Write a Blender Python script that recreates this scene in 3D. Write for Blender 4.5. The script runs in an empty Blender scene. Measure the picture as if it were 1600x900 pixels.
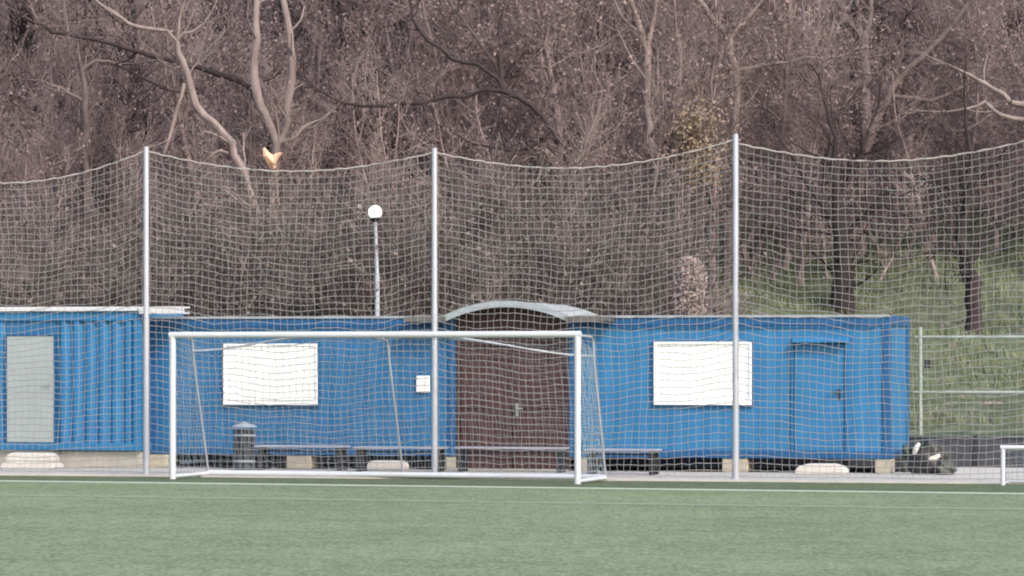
import bpy, math, random
import numpy as np
from mathutils import Vector, Matrix

# ------------------------------------------------------------------ camera, world, sun, exposure
SC = bpy.context.scene
COL = SC.collection
FPX, HY, HC = 5700.0, 557.0, 2.12          # focal length in px of the 1600 px wide photo, horizon row, eye height
cam_d = bpy.data.cameras.new('camera'); cam = bpy.data.objects.new('camera', cam_d); COL.objects.link(cam)
cam.location = (0, 0, HC); cam.rotation_euler = (math.radians(90), 0, 0)
cam_d.sensor_width = 36; cam_d.lens = 36*FPX/1600; cam_d.shift_y = (HY-450)/1600
cam_d.clip_start = 0.5; cam_d.clip_end = 2000
SC.camera = cam
W = bpy.data.worlds.new("World"); SC.world = W; W.use_nodes = True
wn = W.node_tree; wn.nodes.clear()
wo = wn.nodes.new('ShaderNodeOutputWorld'); wb = wn.nodes.new('ShaderNodeBackground'); ws = wn.nodes.new('ShaderNodeTexSky')
ws.sky_type = 'NISHITA'; ws.sun_disc = False
SUN_EL, SUN_AZ = 38, 147                  # azimuth: 0 = +Y (away from the camera), clockwise
ws.sun_elevation = math.radians(SUN_EL); ws.sun_rotation = math.radians(SUN_AZ)
ws.air_density = 1.6; ws.dust_density = 3.0; ws.ozone_density = 1.0
wb.inputs[1].default_value = 0.14
wn.links.new(ws.outputs[0], wb.inputs[0]); wn.links.new(wb.outputs[0], wo.inputs[0])
sd = bpy.data.lights.new('sun', 'SUN'); sun = bpy.data.objects.new('sun', sd); COL.objects.link(sun)
sd.energy = 1.25; sd.angle = math.radians(11); sd.color = (1.0, 0.955, 0.915)
a, e = math.radians(SUN_AZ), math.radians(SUN_EL)
sdir = Vector((math.sin(a)*math.cos(e), math.cos(a)*math.cos(e), math.sin(e)))
sun.rotation_euler = sdir.to_track_quat('Z', 'Y').to_euler()
vs = SC.view_settings; vs.view_transform = 'Standard'; vs.look = 'None'; vs.gamma = 1; vs.use_curve_mapping = False
vs.exposure = 0.97
SC.render.engine = 'CYCLES'
SC.cycles.filter_width = 2.0

# ------------------------------------------------------------------ frames
def X_at(px, D): return (px-800)/FPX*D
def Z_at(py, D): return HC-(py-HY)*D/FPX
class Frame:
    def __init__(s, ox, oy, deg):
        s.o = Vector((ox, oy)); s.th = math.radians(deg)
        s.u = Vector((math.cos(s.th), -math.sin(s.th))); s.n = Vector((math.sin(s.th), math.cos(s.th)))
    def w(s, a, t, z=0):
        p = s.o+s.u*a+s.n*t; return Vector((p.x, p.y, z))
    def s(s, px, t=0):
        k = (px-800)/FPX; O = s.o+s.n*t
        return (k*O.y-O.x)/(s.u.x-k*s.u.y)
    def D(s, px, t=0): return s.w(s.s(px, t), t).y
    def z(s, px, py, t=0): return Z_at(py, s.D(px, t))
    def st(s, X, Y):
        d = Vector((X, Y))-s.o; return d.dot(s.u), d.dot(s.n)
YARD = Frame(-6.78, 69.0, 14.4)            # containers, paving, net posts
GOAL = Frame(-5.87, 63.1, 19.4)            # goal; pitch markings run nearly the same way
LINE = Frame(-8.72, 62.1, 19.2)

# ------------------------------------------------------------------ objects
def tag(o, label=None, cat=None, group=None, kind=None):
    if label: o['label'] = label
    if cat: o['category'] = cat
    if group: o['group'] = group
    if kind: o['kind'] = kind
    return o
def thing(name, label, cat, fr, s, t, z=0, group=None, rz=0):
    o = bpy.data.objects.new(name, None); COL.objects.link(o); o.empty_display_size = .2
    o.location = fr.w(s, t, z) if fr else (s, t, z)
    o.rotation_euler = (0, 0, (-fr.th if fr else 0)+rz)
    return tag(o, label, cat, group)
def copy_tree(o, parent=None):
    c = o.copy(); COL.objects.link(c); c.parent = parent
    for ch in list(o.children): copy_tree(ch, c)
    return c
class MB:
    def __init__(s): s.v = []; s.f = []
    def add(s, vs, fs):
        b = len(s.v); s.v += [tuple(p) for p in vs]; s.f += [[b+i for i in f] for f in fs]; return s
    def box(s, x0, x1, y0, y1, z0, z1):
        return s.add([(x0,y0,z0),(x1,y0,z0),(x1,y1,z0),(x0,y1,z0),(x0,y0,z1),(x1,y0,z1),(x1,y1,z1),(x0,y1,z1)],
                     [(0,3,2,1),(4,5,6,7),(0,1,5,4),(1,2,6,5),(2,3,7,6),(3,0,4,7)])
    def prism(s, prof, axis, a0, a1):
        n = len(prof); vs = []
        for a_ in (a0, a1):
            for (p, q) in prof:
                vs.append({'x': (a_, p, q), 'y': (p, a_, q), 'z': (p, q, a_)}[axis])
        fs = [tuple(range(n))[::-1], tuple(range(n, 2*n))]+[(i, (i+1) % n, n+(i+1) % n, n+i) for i in range(n)]
        return s.add(vs, fs)
    def tube(s, pts, r, k=10, closed_ends=True):
        P = [Vector(p) for p in pts]; R = r if isinstance(r, (list, tuple)) else [r]*len(P)
        vs = []; ref = Vector((0, 0, 1))
        for i, p in enumerate(P):
            d = (P[min(i+1, len(P)-1)]-P[max(i-1, 0)]).normalized()
            if i == 0:
                ref = Vector((0, 0, 1)) if abs(d.z) < .9 else Vector((1, 0, 0))
            a1 = (ref-d*ref.dot(d)).normalized(); b1 = d.cross(a1); ref = a1
            for j in range(k):
                t = 2*math.pi*j/k; vs.append(p+(a1*math.cos(t)+b1*math.sin(t))*R[i])
        fs = [(i*k+j, i*k+(j+1) % k, (i+1)*k+(j+1) % k, (i+1)*k+j) for i in range(len(P)-1) for j in range(k)]
        if closed_ends: fs += [tuple(range(k))[::-1], tuple((len(P)-1)*k+j for j in range(k))]
        return s.add(vs, fs)
    def lathe(s, prof, c=(0, 0, 0), k=24):
        vs = []
        for (r, z) in prof:
            for j in range(k):
                t = 2*math.pi*j/k; vs.append((c[0]+r*math.cos(t), c[1]+r*math.sin(t), c[2]+z))
        n = len(prof)
        fs = [(i*k+j, i*k+(j+1) % k, (i+1)*k+(j+1) % k, (i+1)*k+j) for i in range(n-1) for j in range(k)]
        fs += [tuple(range(k))[::-1], tuple((n-1)*k+j for j in range(k))]
        return s.add(vs, fs)
    def obj(s, name, m, parent=None, smooth=False, bevel=0):
        me = bpy.data.meshes.new(name); me.from_pydata(s.v, [], s.f); me.update(); me.materials.append(m)
        if smooth:
            me.polygons.foreach_set('use_smooth', [True]*len(me.polygons))
            try: me.set_sharp_from_angle(angle=math.radians(40))
            except Exception: pass
        o = bpy.data.objects.new(name, me); COL.objects.link(o); o.parent = parent
        if bevel:
            b = o.modifiers.new('bevel', 'BEVEL'); b.width = bevel; b.segments = 2; b.limit_method = 'ANGLE'; b.angle_limit = math.radians(35)
        return o
def np_mesh(name, V, Fq, m, parent=None, mats=None, idx=None):
    me = bpy.data.meshes.new(name); k = Fq.shape[1]
    me.vertices.add(len(V)); me.vertices.foreach_set('co', V.astype(np.float32).ravel())
    me.loops.add(Fq.size); me.loops.foreach_set('vertex_index', Fq.astype(np.int32).ravel())
    me.polygons.add(len(Fq)); me.polygons.foreach_set('loop_start', np.arange(0, Fq.size, k, dtype=np.int32))
    try: me.polygons.foreach_set('loop_total', np.full(len(Fq), k, dtype=np.int32))
    except Exception: pass
    for mm in (mats or [m]): me.materials.append(mm)
    if idx is not None: me.polygons.foreach_set('material_index', idx.astype(np.int32))
    me.update(calc_edges=True); me.validate()
    o = bpy.data.objects.new(name, me); COL.objects.link(o); o.parent = parent
    return o
def segs_mesh(S, k=3):
    """S: n x 8 (p0, p1, r0, r1) -> verts, quads; k-sided open prisms"""
    p0, p1 = S[:, :3], S[:, 3:6]; d = p1-p0; L = np.linalg.norm(d, axis=1, keepdims=True)+1e-9; d = d/L
    ref = np.where(np.abs(d[:, 2:3]) < .9, np.array([[0, 0, 1.]]), np.array([[1., 0, 0]]))
    a_ = np.cross(d, ref); a_ /= np.linalg.norm(a_, axis=1, keepdims=True); b_ = np.cross(d, a_)
    n = len(S); V = np.zeros((n, 2*k, 3))
    for j in range(k):
        t = 2*math.pi*j/k; w = a_*math.cos(t)+b_*math.sin(t)
        V[:, j] = p0+w*S[:, 6:7]; V[:, k+j] = p1+w*S[:, 7:8]
    base = (np.arange(n)*2*k)[:, None, None]
    q = np.array([[j, (j+1) % k, k+(j+1) % k, k+j] for j in range(k)])[None]
    return V.reshape(-1, 3), (base+q).reshape(-1, 4)

# ------------------------------------------------------------------ materials
def node_mat(name):
    m = bpy.data.materials.new(name); m.use_nodes = True; nt = m.node_tree
    return m, nt, nt.nodes['Principled BSDF']
def mat(name, c, rough=.6, metal=0, var=.12, scale=3.0, c2=None, bump=0, bscale=40, stretch=(1, 1, 1), dirt=None, dirt_amt=.5, spec=.4, det=6):
    m, nt, b = node_mat(name); N = nt.nodes; Lk = nt.links
    tc = N.new('ShaderNodeTexCoord'); mp = N.new('ShaderNodeMapping'); mp.inputs['Scale'].default_value = stretch
    Lk.new(tc.outputs['Object'], mp.inputs[0])
    nz = N.new('ShaderNodeTexNoise'); nz.inputs['Scale'].default_value = scale; nz.inputs['Detail'].default_value = det; nz.inputs['Roughness'].default_value = .62
    Lk.new(mp.outputs[0], nz.inputs['Vector'])
    r = N.new('ShaderNodeValToRGB'); r.color_ramp.elements[0].position = .3; r.color_ramp.elements[1].position = .7
    lo = [max(0, x*(1-var)) for x in c]; hi = [min(1, x*(1+var)) for x in c]
    if c2: lo, hi = c, c2
    r.color_ramp.elements[0].color = (*lo, 1); r.color_ramp.elements[1].color = (*hi, 1)
    Lk.new(nz.outputs[0], r.inputs[0]); out = r.outputs[0]
    if dirt:
        n2 = N.new('ShaderNodeTexNoise'); n2.inputs['Scale'].default_value = 1.4; n2.inputs['Detail'].default_value = 8; n2.inputs['Roughness'].default_value = .7
        m2 = N.new('ShaderNodeMapping'); m2.inputs['Scale'].default_value = (3, 3, .5); Lk.new(tc.outputs['Object'], m2.inputs[0]); Lk.new(m2.outputs[0], n2.inputs['Vector'])
        r2 = N.new('ShaderNodeValToRGB'); r2.color_ramp.elements[0].position = .5; r2.color_ramp.elements[1].position = .8
        r2.color_ramp.elements[0].color = (0, 0, 0, 1); r2.color_ramp.elements[1].color = (dirt_amt,)*3+(1,)
        Lk.new(n2.outputs[0], r2.inputs[0])
        mx = N.new('ShaderNodeMix'); mx.data_type = 'RGBA'; Lk.new(r2.outputs[0], mx.inputs[0]); Lk.new(out, mx.inputs[6]); mx.inputs[7].default_value = (*dirt, 1); out = mx.outputs[2]
    Lk.new(out, b.inputs['Base Color'])
    b.inputs['Roughness'].default_value = rough; b.inputs['Metallic'].default_value = metal
    b.inputs['Specular IOR Level'].default_value = spec
    if bump:
        n3 = N.new('ShaderNodeTexNoise'); n3.inputs['Scale'].default_value = bscale; n3.inputs['Detail'].default_value = 5; Lk.new(mp.outputs[0], n3.inputs['Vector'])
        bp = N.new('ShaderNodeBump'); bp.inputs['Strength'].default_value = bump; bp.inputs['Distance'].default_value = .02
        Lk.new(n3.outputs[0], bp.inputs['Height']); Lk.new(bp.outputs[0], b.inputs['Normal'])
    return m
M = {}
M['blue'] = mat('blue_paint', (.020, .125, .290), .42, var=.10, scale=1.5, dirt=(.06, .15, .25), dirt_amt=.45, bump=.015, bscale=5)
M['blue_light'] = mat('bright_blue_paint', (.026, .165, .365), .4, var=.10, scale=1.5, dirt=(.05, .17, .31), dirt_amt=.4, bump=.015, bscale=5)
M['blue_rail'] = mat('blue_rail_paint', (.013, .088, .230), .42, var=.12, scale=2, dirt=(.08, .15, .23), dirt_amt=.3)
M['white'] = mat('white_paint', (.60, .61, .65), .4, var=.04, scale=4, dirt=(.45, .44, .42), dirt_amt=.3)
M['goal_white'] = mat('goal_white', (.53, .55, .62), .35, var=.05, scale=3, dirt=(.5, .5, .5), dirt_amt=.3)
M['shutter'] = mat('shutter_white', (.88, .89, .90), .5, var=.01, scale=2, spec=.3)
M['edge'] = mat('pale_flashing', (.36, .40, .45), .45, metal=.2, var=.12, scale=5)
M['galv'] = mat('galvanised_steel', (.36, .375, .43), .5, metal=.15, var=.08, scale=5, dirt=(.34, .34, .36), dirt_amt=.3)
M['rail_steel'] = mat('weathered_rail_steel', (.30, .35, .32), .55, metal=.1, var=.15, scale=4, dirt=(.2, .2, .16), dirt_amt=.4)
M['grey_door'] = mat('grey_door_paint', (.34, .385, .405), .5, var=.06, scale=2.5, dirt=(.24, .26, .26), dirt_amt=.4)
M['brown'] = mat('brown_wood', (.045, .019, .020), .6, c2=(.072, .036, .037), scale=4, stretch=(6, 6, .6), bump=.2, bscale=14)
M['canopy'] = mat('canopy_sheet', (.40, .41, .41), .55, metal=.1, var=.18, scale=3, dirt=(.15, .15, .13), dirt_amt=.6)
M['canopy_dark'] = mat('eave_sheet', (.11, .11, .11), .65, var=.3, scale=6, dirt=(.2, .2, .18), dirt_amt=.5)
M['black'] = mat('black_steel', (.022, .024, .032), .5, var=.3, scale=6)
M['bench_wood'] = mat('bench_plank', (.34, .34, .40), .6, var=.18, scale=6, stretch=(1, 8, 8), bump=.1)
M['bin'] = mat('bin_dark_slat', (.045, .055, .07), .6, var=.3, scale=9)
M['bin_grey'] = mat('bin_grey', (.32, .36, .42), .5, var=.1, scale=5, metal=.2)
M['concrete'] = mat('concrete', (.36, .34, .31), .9, c2=(.47, .44, .40), scale=5, bump=.3, bscale=30, dirt=(.22, .21, .18), dirt_amt=.5)
M['block'] = mat('concrete_block', (.34, .31, .25), .9, c2=(.48, .44, .36), scale=7, bump=.4, bscale=30)
M['step'] = mat('white_step', (.60, .57, .55), .7, var=.07, scale=6, dirt=(.42, .40, .36), dirt_amt=.4)
M['dark_wall'] = mat('dark_wall_board', (.032, .037, .052), .7, c2=(.06, .065, .085), scale=5, bump=.2)
M['bag'] = mat('black_bag', (.015, .016, .018), .5, c2=(.05, .05, .055), scale=9, bump=.4, bscale=12)
M['bag_green'] = mat('dull_green_bag', (.04, .048, .04), .6, c2=(.085, .09, .08), scale=8, bump=.4, bscale=12)
M['net'] = mat('net_cord', (.31, .30, .305), .8, var=.18, scale=2)
M['goal_net'] = mat('goal_net_cord', (.30, .36, .42), .8, var=.1, scale=2)
M['paper'] = mat('paper', (.88, .88, .88), .6, var=.01, scale=4)
M['ink'] = mat('ink_grey', (.55, .56, .58), .6, var=.05, scale=40)
M['pave'] = mat('paving', (.42, .395, .375), .9, c2=(.52, .49, .47), scale=1.6, bump=.2, bscale=25, dirt=(.27, .255, .23), dirt_amt=.6)
M['bark'] = mat('tree_bark', (.085, .063, .064), .9, c2=(.19, .146, .144), scale=5, stretch=(1, 1, .35), bump=.5, bscale=14)
M['bark_light'] = mat('pale_bark', (.17, .13, .13), .9, c2=(.31, .25, .245), scale=4, stretch=(1, 1, .35), bump=.5, bscale=14)
M['bark_dark'] = mat('dark_bark', (.022, .016, .018), .9, c2=(.050, .036, .039), scale=5, stretch=(1, 1, .35), bump=.5, bscale=14)
M['fresh_wood'] = mat('fresh_split_wood', (.80, .52, .38), .7, var=.15, scale=8, stretch=(1, 1, .3))
M['line'] = mat('line_paint', (.37, .43, .32), .8, c2=(.49, .55, .43), scale=6)

def world_mix(name, stops, scale, rough=.9, det=5, big=None, bump=0):
    """twig and leaf colours that drift from place to place"""
    m, nt, b = node_mat(name); N = nt.nodes; Lk = nt.links
    g = N.new('ShaderNodeNewGeometry')
    nz = N.new('ShaderNodeTexNoise'); nz.inputs['Scale'].default_value = scale; nz.inputs['Detail'].default_value = det; nz.inputs['Roughness'].default_value = .7
    Lk.new(g.outputs['Position'], nz.inputs['Vector'])
    r = N.new('ShaderNodeValToRGB'); el = r.color_ramp.elements
    while len(el) < len(stops): el.new(.5)
    for e_, (p, c) in zip(el, stops): e_.position = p; e_.color = (*c, 1)
    Lk.new(nz.outputs[0], r.inputs[0]); Lk.new(r.outputs[0], b.inputs['Base Color'])
    b.inputs['Roughness'].default_value = rough; b.inputs['Specular IOR Level'].default_value = .2
    return m
M['twig'] = world_mix('twig', [(.30, (.080, .060, .066)), (.5, (.215, .162, .168)), (.70, (.40, .315, .31))], .8)
M['leaf'] = world_mix('withered_leaf', [(.30, (.12, .088, .094)), (.5, (.22, .165, .170)), (.70, (.34, .258, .256))], 1.2)
M['pale_twig'] = world_mix('pale_twig', [(.30, (.14, .104, .108)), (.5, (.27, .208, .208)), (.70, (.43, .34, .335))], .7)
M['bank_grass'] = world_mix('bank_grass', [(.3, (.065, .085, .05)), (.5, (.125, .15, .092)), (.7, (.22, .245, .165))], 1.1)
M['brush'] = world_mix('brush_twig', [(.35, (.04, .032, .032)), (.5, (.115, .094, .090)), (.64, (.28, .235, .22))], .9)
M['brush_leaf'] = world_mix('brush_leaf', [(.35, (.045, .038, .034)), (.5, (.12, .10, .092)), (.64, (.26, .215, .20))], 1.1)
M['yellow_leaf'] = world_mix('yellow_leaf', [(.35, (.21, .155, .11)), (.65, (.38, .295, .225))], 2.5)
M['pink_leaf'] = world_mix('pale_pink_leaf', [(.35, (.29, .225, .22)), (.65, (.42, .34, .33))], 2.5)
M['green_leaf'] = world_mix('green_leaf', [(.35, (.05, .075, .04)), (.65, (.13, .16, .09))], 2.5)
M['rose_leaf'] = world_mix('rose_leaf', [(.32, (.16, .11, .11)), (.5, (.29, .21, .20)), (.68, (.47, .36, .34))], 1.5)
M['pale_bloom'] = world_mix('pale_bloom', [(.3, (.6, .5, .5)), (.7, (.75, .66, .66))], 3)

def turf(name, c_lo, c_hi):
    m, nt, b = node_mat(name); N = nt.nodes; Lk = nt.links
    g = N.new('ShaderNodeNewGeometry')
    def noise(sc, stretch, det=4):
        mp = N.new('ShaderNodeMapping'); mp.inputs['Scale'].default_value = stretch; mp.inputs['Rotation'].default_value = (0, 0, math.radians(8))
        Lk.new(g.outputs['Position'], mp.inputs[0])
        n = N.new('ShaderNodeTexNoise'); n.inputs['Scale'].default_value = sc; n.inputs['Detail'].default_value = det; n.inputs['Roughness'].default_value = .65
        Lk.new(mp.outputs[0], n.inputs['Vector']); return n.outputs[0]
    n1 = noise(4.0, (1, .32, 1), 6); n2 = noise(.25, (1, 1, 1), 3); n3 = noise(19, (1, .2, 1), 3)
    def madd(a_, k_, b_):
        x = N.new('ShaderNodeMath'); x.operation = 'MULTIPLY_ADD'; Lk.new(a_, x.inputs[0]); x.inputs[1].default_value = k_
        if isinstance(b_, float): x.inputs[2].default_value = b_
        else: Lk.new(b_, x.inputs[2])
        return x.outputs[0]
    v = madd(n1, .85, madd(n2, .55, madd(n3, 1.5, -.95)))
    r = N.new('ShaderNodeValToRGB'); r.color_ramp.elements[0].position = .25; r.color_ramp.elements[1].position = .75
    r.color_ramp.elements[0].color = (*c_lo, 1); r.color_ramp.elements[1].color = (*c_hi, 1)
    Lk.new(v, r.inputs[0]); Lk.new(r.outputs[0], b.inputs['Base Color'])
    b.inputs['Roughness'].default_value = .9; b.inputs['Specular IOR Level'].default_value = .15
    bp = N.new('ShaderNodeBump'); bp.inputs['Strength'].default_value = .35; bp.inputs['Distance'].default_value = .05
    Lk.new(n1, bp.inputs['Height']); Lk.new(bp.outputs[0], b.inputs['Normal'])
    return m
M['turf'] = turf('turf', (.112, .142, .078), (.222, .258, .164))
M['verge'] = turf('verge', (.066, .085, .048), (.13, .155, .09))
M['ground'] = mat('bare_ground', (.09, .08, .06), .95, var=.3, scale=.5)

def hill_mat():
    m, nt, b = node_mat('hillside'); N = nt.nodes; Lk = nt.links
    g = N.new('ShaderNodeNewGeometry'); sx = N.new('ShaderNodeSeparateXYZ'); Lk.new(g.outputs['Position'], sx.inputs[0])
    nz = N.new('ShaderNodeTexNoise'); nz.inputs['Scale'].default_value = .55; nz.inputs['Detail'].default_value = 6; Lk.new(g.outputs['Position'], nz.inputs['Vector'])
    def math_(op, x, y):
        q = N.new('ShaderNodeMath'); q.operation = op
        for i, w in enumerate((x, y)):
            if isinstance(w, (int, float)): q.inputs[i].default_value = w
            else: Lk.new(w, q.inputs[i])
        return q.outputs[0]
    # grass grows right of x = 6 m and below z = 5.6 m; leaf litter elsewhere
    wob = math_('MULTIPLY', math_('SUBTRACT', nz.outputs[0], .5), 2.4)
    gx = math_('SMOOTH_MIN', 1, math_('MAXIMUM', 0, math_('ADD', math_('SUBTRACT', sx.outputs[0], 5.0), wob)))
    gz = math_('MINIMUM', 1, math_('MAXIMUM', 0, math_('ADD', math_('SUBTRACT', 6.1, sx.outputs[2]), wob)))
    q = [n for n in N if n.type == 'MATH' and n.operation == 'SMOOTH_MIN'][0]; q.inputs[2].default_value = .1
    fac = math_('MULTIPLY', gx, gz)
    n2 = N.new('ShaderNodeTexNoise'); n2.inputs['Scale'].default_value = 2.2; n2.inputs['Detail'].default_value = 9; n2.inputs['Roughness'].default_value = .72; Lk.new(g.outputs['Position'], n2.inputs['Vector'])
    def ramp(st):
        r = N.new('ShaderNodeValToRGB'); el = r.color_ramp.elements
        while len(el) < len(st): el.new(.5)
        for e_, (p, c) in zip(el, st): e_.position = p; e_.color = (*c, 1)
        Lk.new(n2.outputs[0], r.inputs[0]); return r.outputs[0]
    litter = ramp([(.3, (.08, .060, .065)), (.5, (.175, .132, .136)), (.7, (.29, .22, .216))])
    grass = ramp([(.3, (.055, .068, .042)), (.5, (.125, .145, .09)), (.72, (.24, .255, .175))])
    mx = N.new('ShaderNodeMix'); mx.data_type = 'RGBA'; Lk.new(fac, mx.inputs[0]); Lk.new(litter, mx.inputs[6]); Lk.new(grass, mx.inputs[7])
    Lk.new(mx.outputs[2], b.inputs['Base Color']); b.inputs['Roughness'].default_value = .95; b.inputs['Specular IOR Level'].default_value = .1
    bp = N.new('ShaderNodeBump'); bp.inputs['Strength'].default_value = .8; bp.inputs['Distance'].default_value = .15; Lk.new(n2.outputs[0], bp.inputs['Height']); Lk.new(bp.outputs[0], b.inputs['Normal'])
    return m
M['hill'] = hill_mat()

# ------------------------------------------------------------------ ground, pitch, paving, hillside
PAVE_T = -4.3; PZ = .02
def sheet(name, pts, z, m):
    b = MB(); b.add([(x, y, z) for x, y in pts], [tuple(range(len(pts)))]); return tag(b.obj(name, m), kind='structure')
sheet('ground', [(-700, -300), (700, -300), (700, 900), (-700, 900)], -.03, M['ground'])
def yw(s, t): p = YARD.w(s, t); return (p.x, p.y)
def lw(s, t): p = LINE.w(s, t); return (p.x, p.y)
sheet('pitch', [lw(-60, -110), lw(80, -110), lw(80, -.25), lw(-60, -.25)], 0, M['turf'])
# grass verge between the goal line and the paving
sheet('grass_verge', [lw(-28, -.246), lw(60, -.246), yw(60, PAVE_T), yw(-28, PAVE_T)], -.004, M['verge'])
LW = .5
b = MB(); b.add([(*lw(-15, -LW/2), .004), (*lw(40, -LW/2), .004), (*lw(40, LW/2), .004), (*lw(-15, LW/2), .004)], [(0, 1, 2, 3)])
tag(b.obj('goal_line', M['line']), kind='structure')
b = MB(); b.add([(*lw(-8, -5.7-.2), .004), (*lw(30, -5.7-.2), .004), (*lw(30, -5.7+.2), .004), (*lw(-8, -5.7+.2), .004)], [(0, 1, 2, 3)])
tag(b.obj('goal_area_line', mat('worn_line', (.17, .21, .14), .85, c2=(.27, .315, .225), scale=5)), kind='structure')
b = MB(); b.box(-40, 60, PAVE_T, 4.4, -.12, PZ)
o = b.obj('paving', M['pave']); o.location = YARD.w(0, 0); o.rotation_euler.z = -YARD.th; tag(o, kind='structure')

PROF = [(4.2, .55), (12, 1.55), (22.5, 3.0), (38, 5.7), (50, 9.7), (66, 16.5), (95, 29), (140, 44), (300, 70)]
def hz(X, Y):
    s, t = YARD.st(X, Y)
    if t <= PROF[0][0]: return PROF[0][1]
    for (a0, z0), (a1, z1) in zip(PROF, PROF[1:]):
        if t <= a1:
            z = z0+(z1-z0)*(t-a0)/(a1-a0); break
    else: z = PROF[-1][1]
    am = min(1, (t-4.2)/10)
    return z+am*(.16*math.sin(X*.9+Y*.31)+.22*math.sin(X*.37-Y*.5+1)+.09*math.sin(X*2.1+Y*1.7))
ss = np.linspace(-90, 110, 230); tt = np.concatenate([np.linspace(4.2, 75, 130), np.linspace(78, 300, 40)])
V = []
for t in tt:
    for s in ss:
        p = YARD.w(s, t); V.append((p.x, p.y, hz(p.x, p.y)))
ns = len(ss)
Fq = np.array([[j*ns+i, j*ns+i+1, (j+1)*ns+i+1, (j+1)*ns+i] for j in range(len(tt)-1) for i in range(ns-1)])
ho = tag(np_mesh('hillside', np.array(V), Fq, M['hill']), kind='structure')
ho.data.polygons.foreach_set('use_smooth', [True]*len(ho.data.polygons))

# low dark wall at the foot of the slope
w = thing('retaining_wall', 'low dark charcoal wall at the foot of the green slope behind the containers', 'wall', YARD, 0, 4.0, PZ)
b = MB(); b.box(-14, 30, 0, .2, 0, .56); b.obj('wall_face', M['dark_wall'], w, bevel=.01)
b = MB()
for i in range(-5, 12): b.box(i*2.45+.3, i*2.45+.38, -.035, -.002, 0, .6)
b.obj('batten', M['black'], w)
b = MB(); b.box(-14, 30, -.03, .23, .562, .60); b.obj('coping', mat('wall_coping', (.10, .115, .12), .8, var=.2, scale=5), w)

# ------------------------------------------------------------------ container cabins
b = MB(); b.box(YARD.s(232), YARD.s(1391), .06, 4.0, PZ, PZ+.012); o = b.obj('shade_under_containers', mat('painted_gap_shade', (.02, .017, .015), .95, var=.4, scale=4)); o.location = YARD.w(0, 0, 0); o.rotation_euler.z = -YARD.th; tag(o, kind='structure')  # near-black sheet over the paving paints in the shade beneath the containers
CD = 2.44
def container(name, label, s0, s1, t0, zb, zt, blue, blue_rail):
    """origin at the front-left bottom corner; local x along the front, y into the depth"""
    t = thing(name, label, 'container', YARD, s0, t0, PZ)
    L = s1-s0; b0, h = zb-PZ, zt-PZ
    fr = MB(); w_ = .14
    for x0, x1 in ((0, w_), (L-w_, L)):
        for y0, y1 in ((0, w_), (CD-w_, CD)): fr.box(x0, x1, y0, y1, b0, h)
    for y0, y1 in ((.004, .12), (CD-.12, CD-.004)):
        fr.box(w_, L-w_, y0, y1, b0, b0+.14); fr.box(w_, L-w_, y0, y1, h-.18, h)
    for x0, x1 in ((.004, .12), (L-.12, L-.004)):
        fr.box(x0, x1, w_, CD-w_, b0, b0+.14); fr.box(x0, x1, w_, CD-w_, h-.18, h)
    fr.obj('frame', blue_rail, t, bevel=.012)
    fl = MB(); fl.box(.1, L-.1, .1, CD-.1, b0+.02, b0+.12); fl.obj('floor_pan', M['black'], t)
    rf = MB(); rf.box(.03, L-.03, .03, CD-.03, h-.06, h-.002); rf.obj('roof', M['edge'], t)
    return t, L, b0, h
def ribbed(L0, L1, z0, z1, y, period, depth):
    """trapezoidal vertical ribs facing -y"""
    b = MB(); n = max(1, round((L1-L0)/period)); p = (L1-L0)/n; xs = []
    for i in range(n):
        a_ = L0+i*p; xs += [(a_, y+depth), (a_+p*.14, y+depth), (a_+p*.42, y), (a_+p*.68, y), (a_+p*.96, y+depth)]
    xs.append((L1, y+depth))
    vs = [(x, yy, z) for x, yy in xs for z in (z0, z1)]
    return b.add(vs, [(2*i, 2*i+2, 2*i+3, 2*i+1) for i in range(len(xs)-1)])
def plain_back(b, L, z0, z1):
    b.box(.05, .09, .14, CD-.14, z0, z1); b.box(L-.09, L-.05, .14, CD-.14, z0, z1); b.box(.14, L-.14, CD-.09, CD-.05, z0, z1); return b
def loc(t, px, py, dt=0):
    """photo pixel -> local x, z on the front plane (offset dt) of thing t placed at YARD coordinates"""
    s = YARD.s(px, t['_t']+dt); return s-t['_s'], Z_at(py, YARD.w(s, t['_t']+dt).y)-t.location.z

def shutter_window(t, px0, py0, px1, py1, marks=False):
    x0, z1 = loc(t, px0, py0); x1, z0 = loc(t, px1, py1)
    f = MB(); w_ = .045
    f.box(x0, x1, -.05, .06, z1-w_, z1); f.box(x0, x1, -.05, .06, z0, z0+w_)
    f.box(x0, x0+w_, -.05, .06, z0+w_, z1-w_); f.box(x1-w_, x1, -.05, .06, z0+w_, z1-w_)
    wi = f.obj('window', M['shutter'], t, bevel=.006)
    q = MB(); e_ = .022
    q.box(x0-e_, x1+e_, -.03, .0, z1+.002, z1+e_); q.box(x0-e_, x1+e_, -.03, .0, z0-e_, z0-.002); q.box(x0-e_, x0-.002, -.03, .0, z0-.002, z1+.002); q.box(x1+.002, x1+e_, -.03, .0, z0-.002, z1+.002)
    q.obj('gasket', M['blue_rail'], wi)
    g = MB(); n = 22; hh = (z1-z0-2*w_)/n
    for i in range(n):
        za = z0+w_+i*hh; g.box(x0+w_, x1-w_, -.018-(.004 if i % 2 else 0), .02, za+.001, za+hh)
    g.obj('roller_shutter', M['shutter'], wi)
    g = MB(); g.box(x0+w_+.03, x1-w_-.03, -.034, -.02, z0+w_+.03, z0+w_+.055); g.obj('bottom_rail', M['ink'] if marks else M['shutter'], wi)
    return wi

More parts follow.
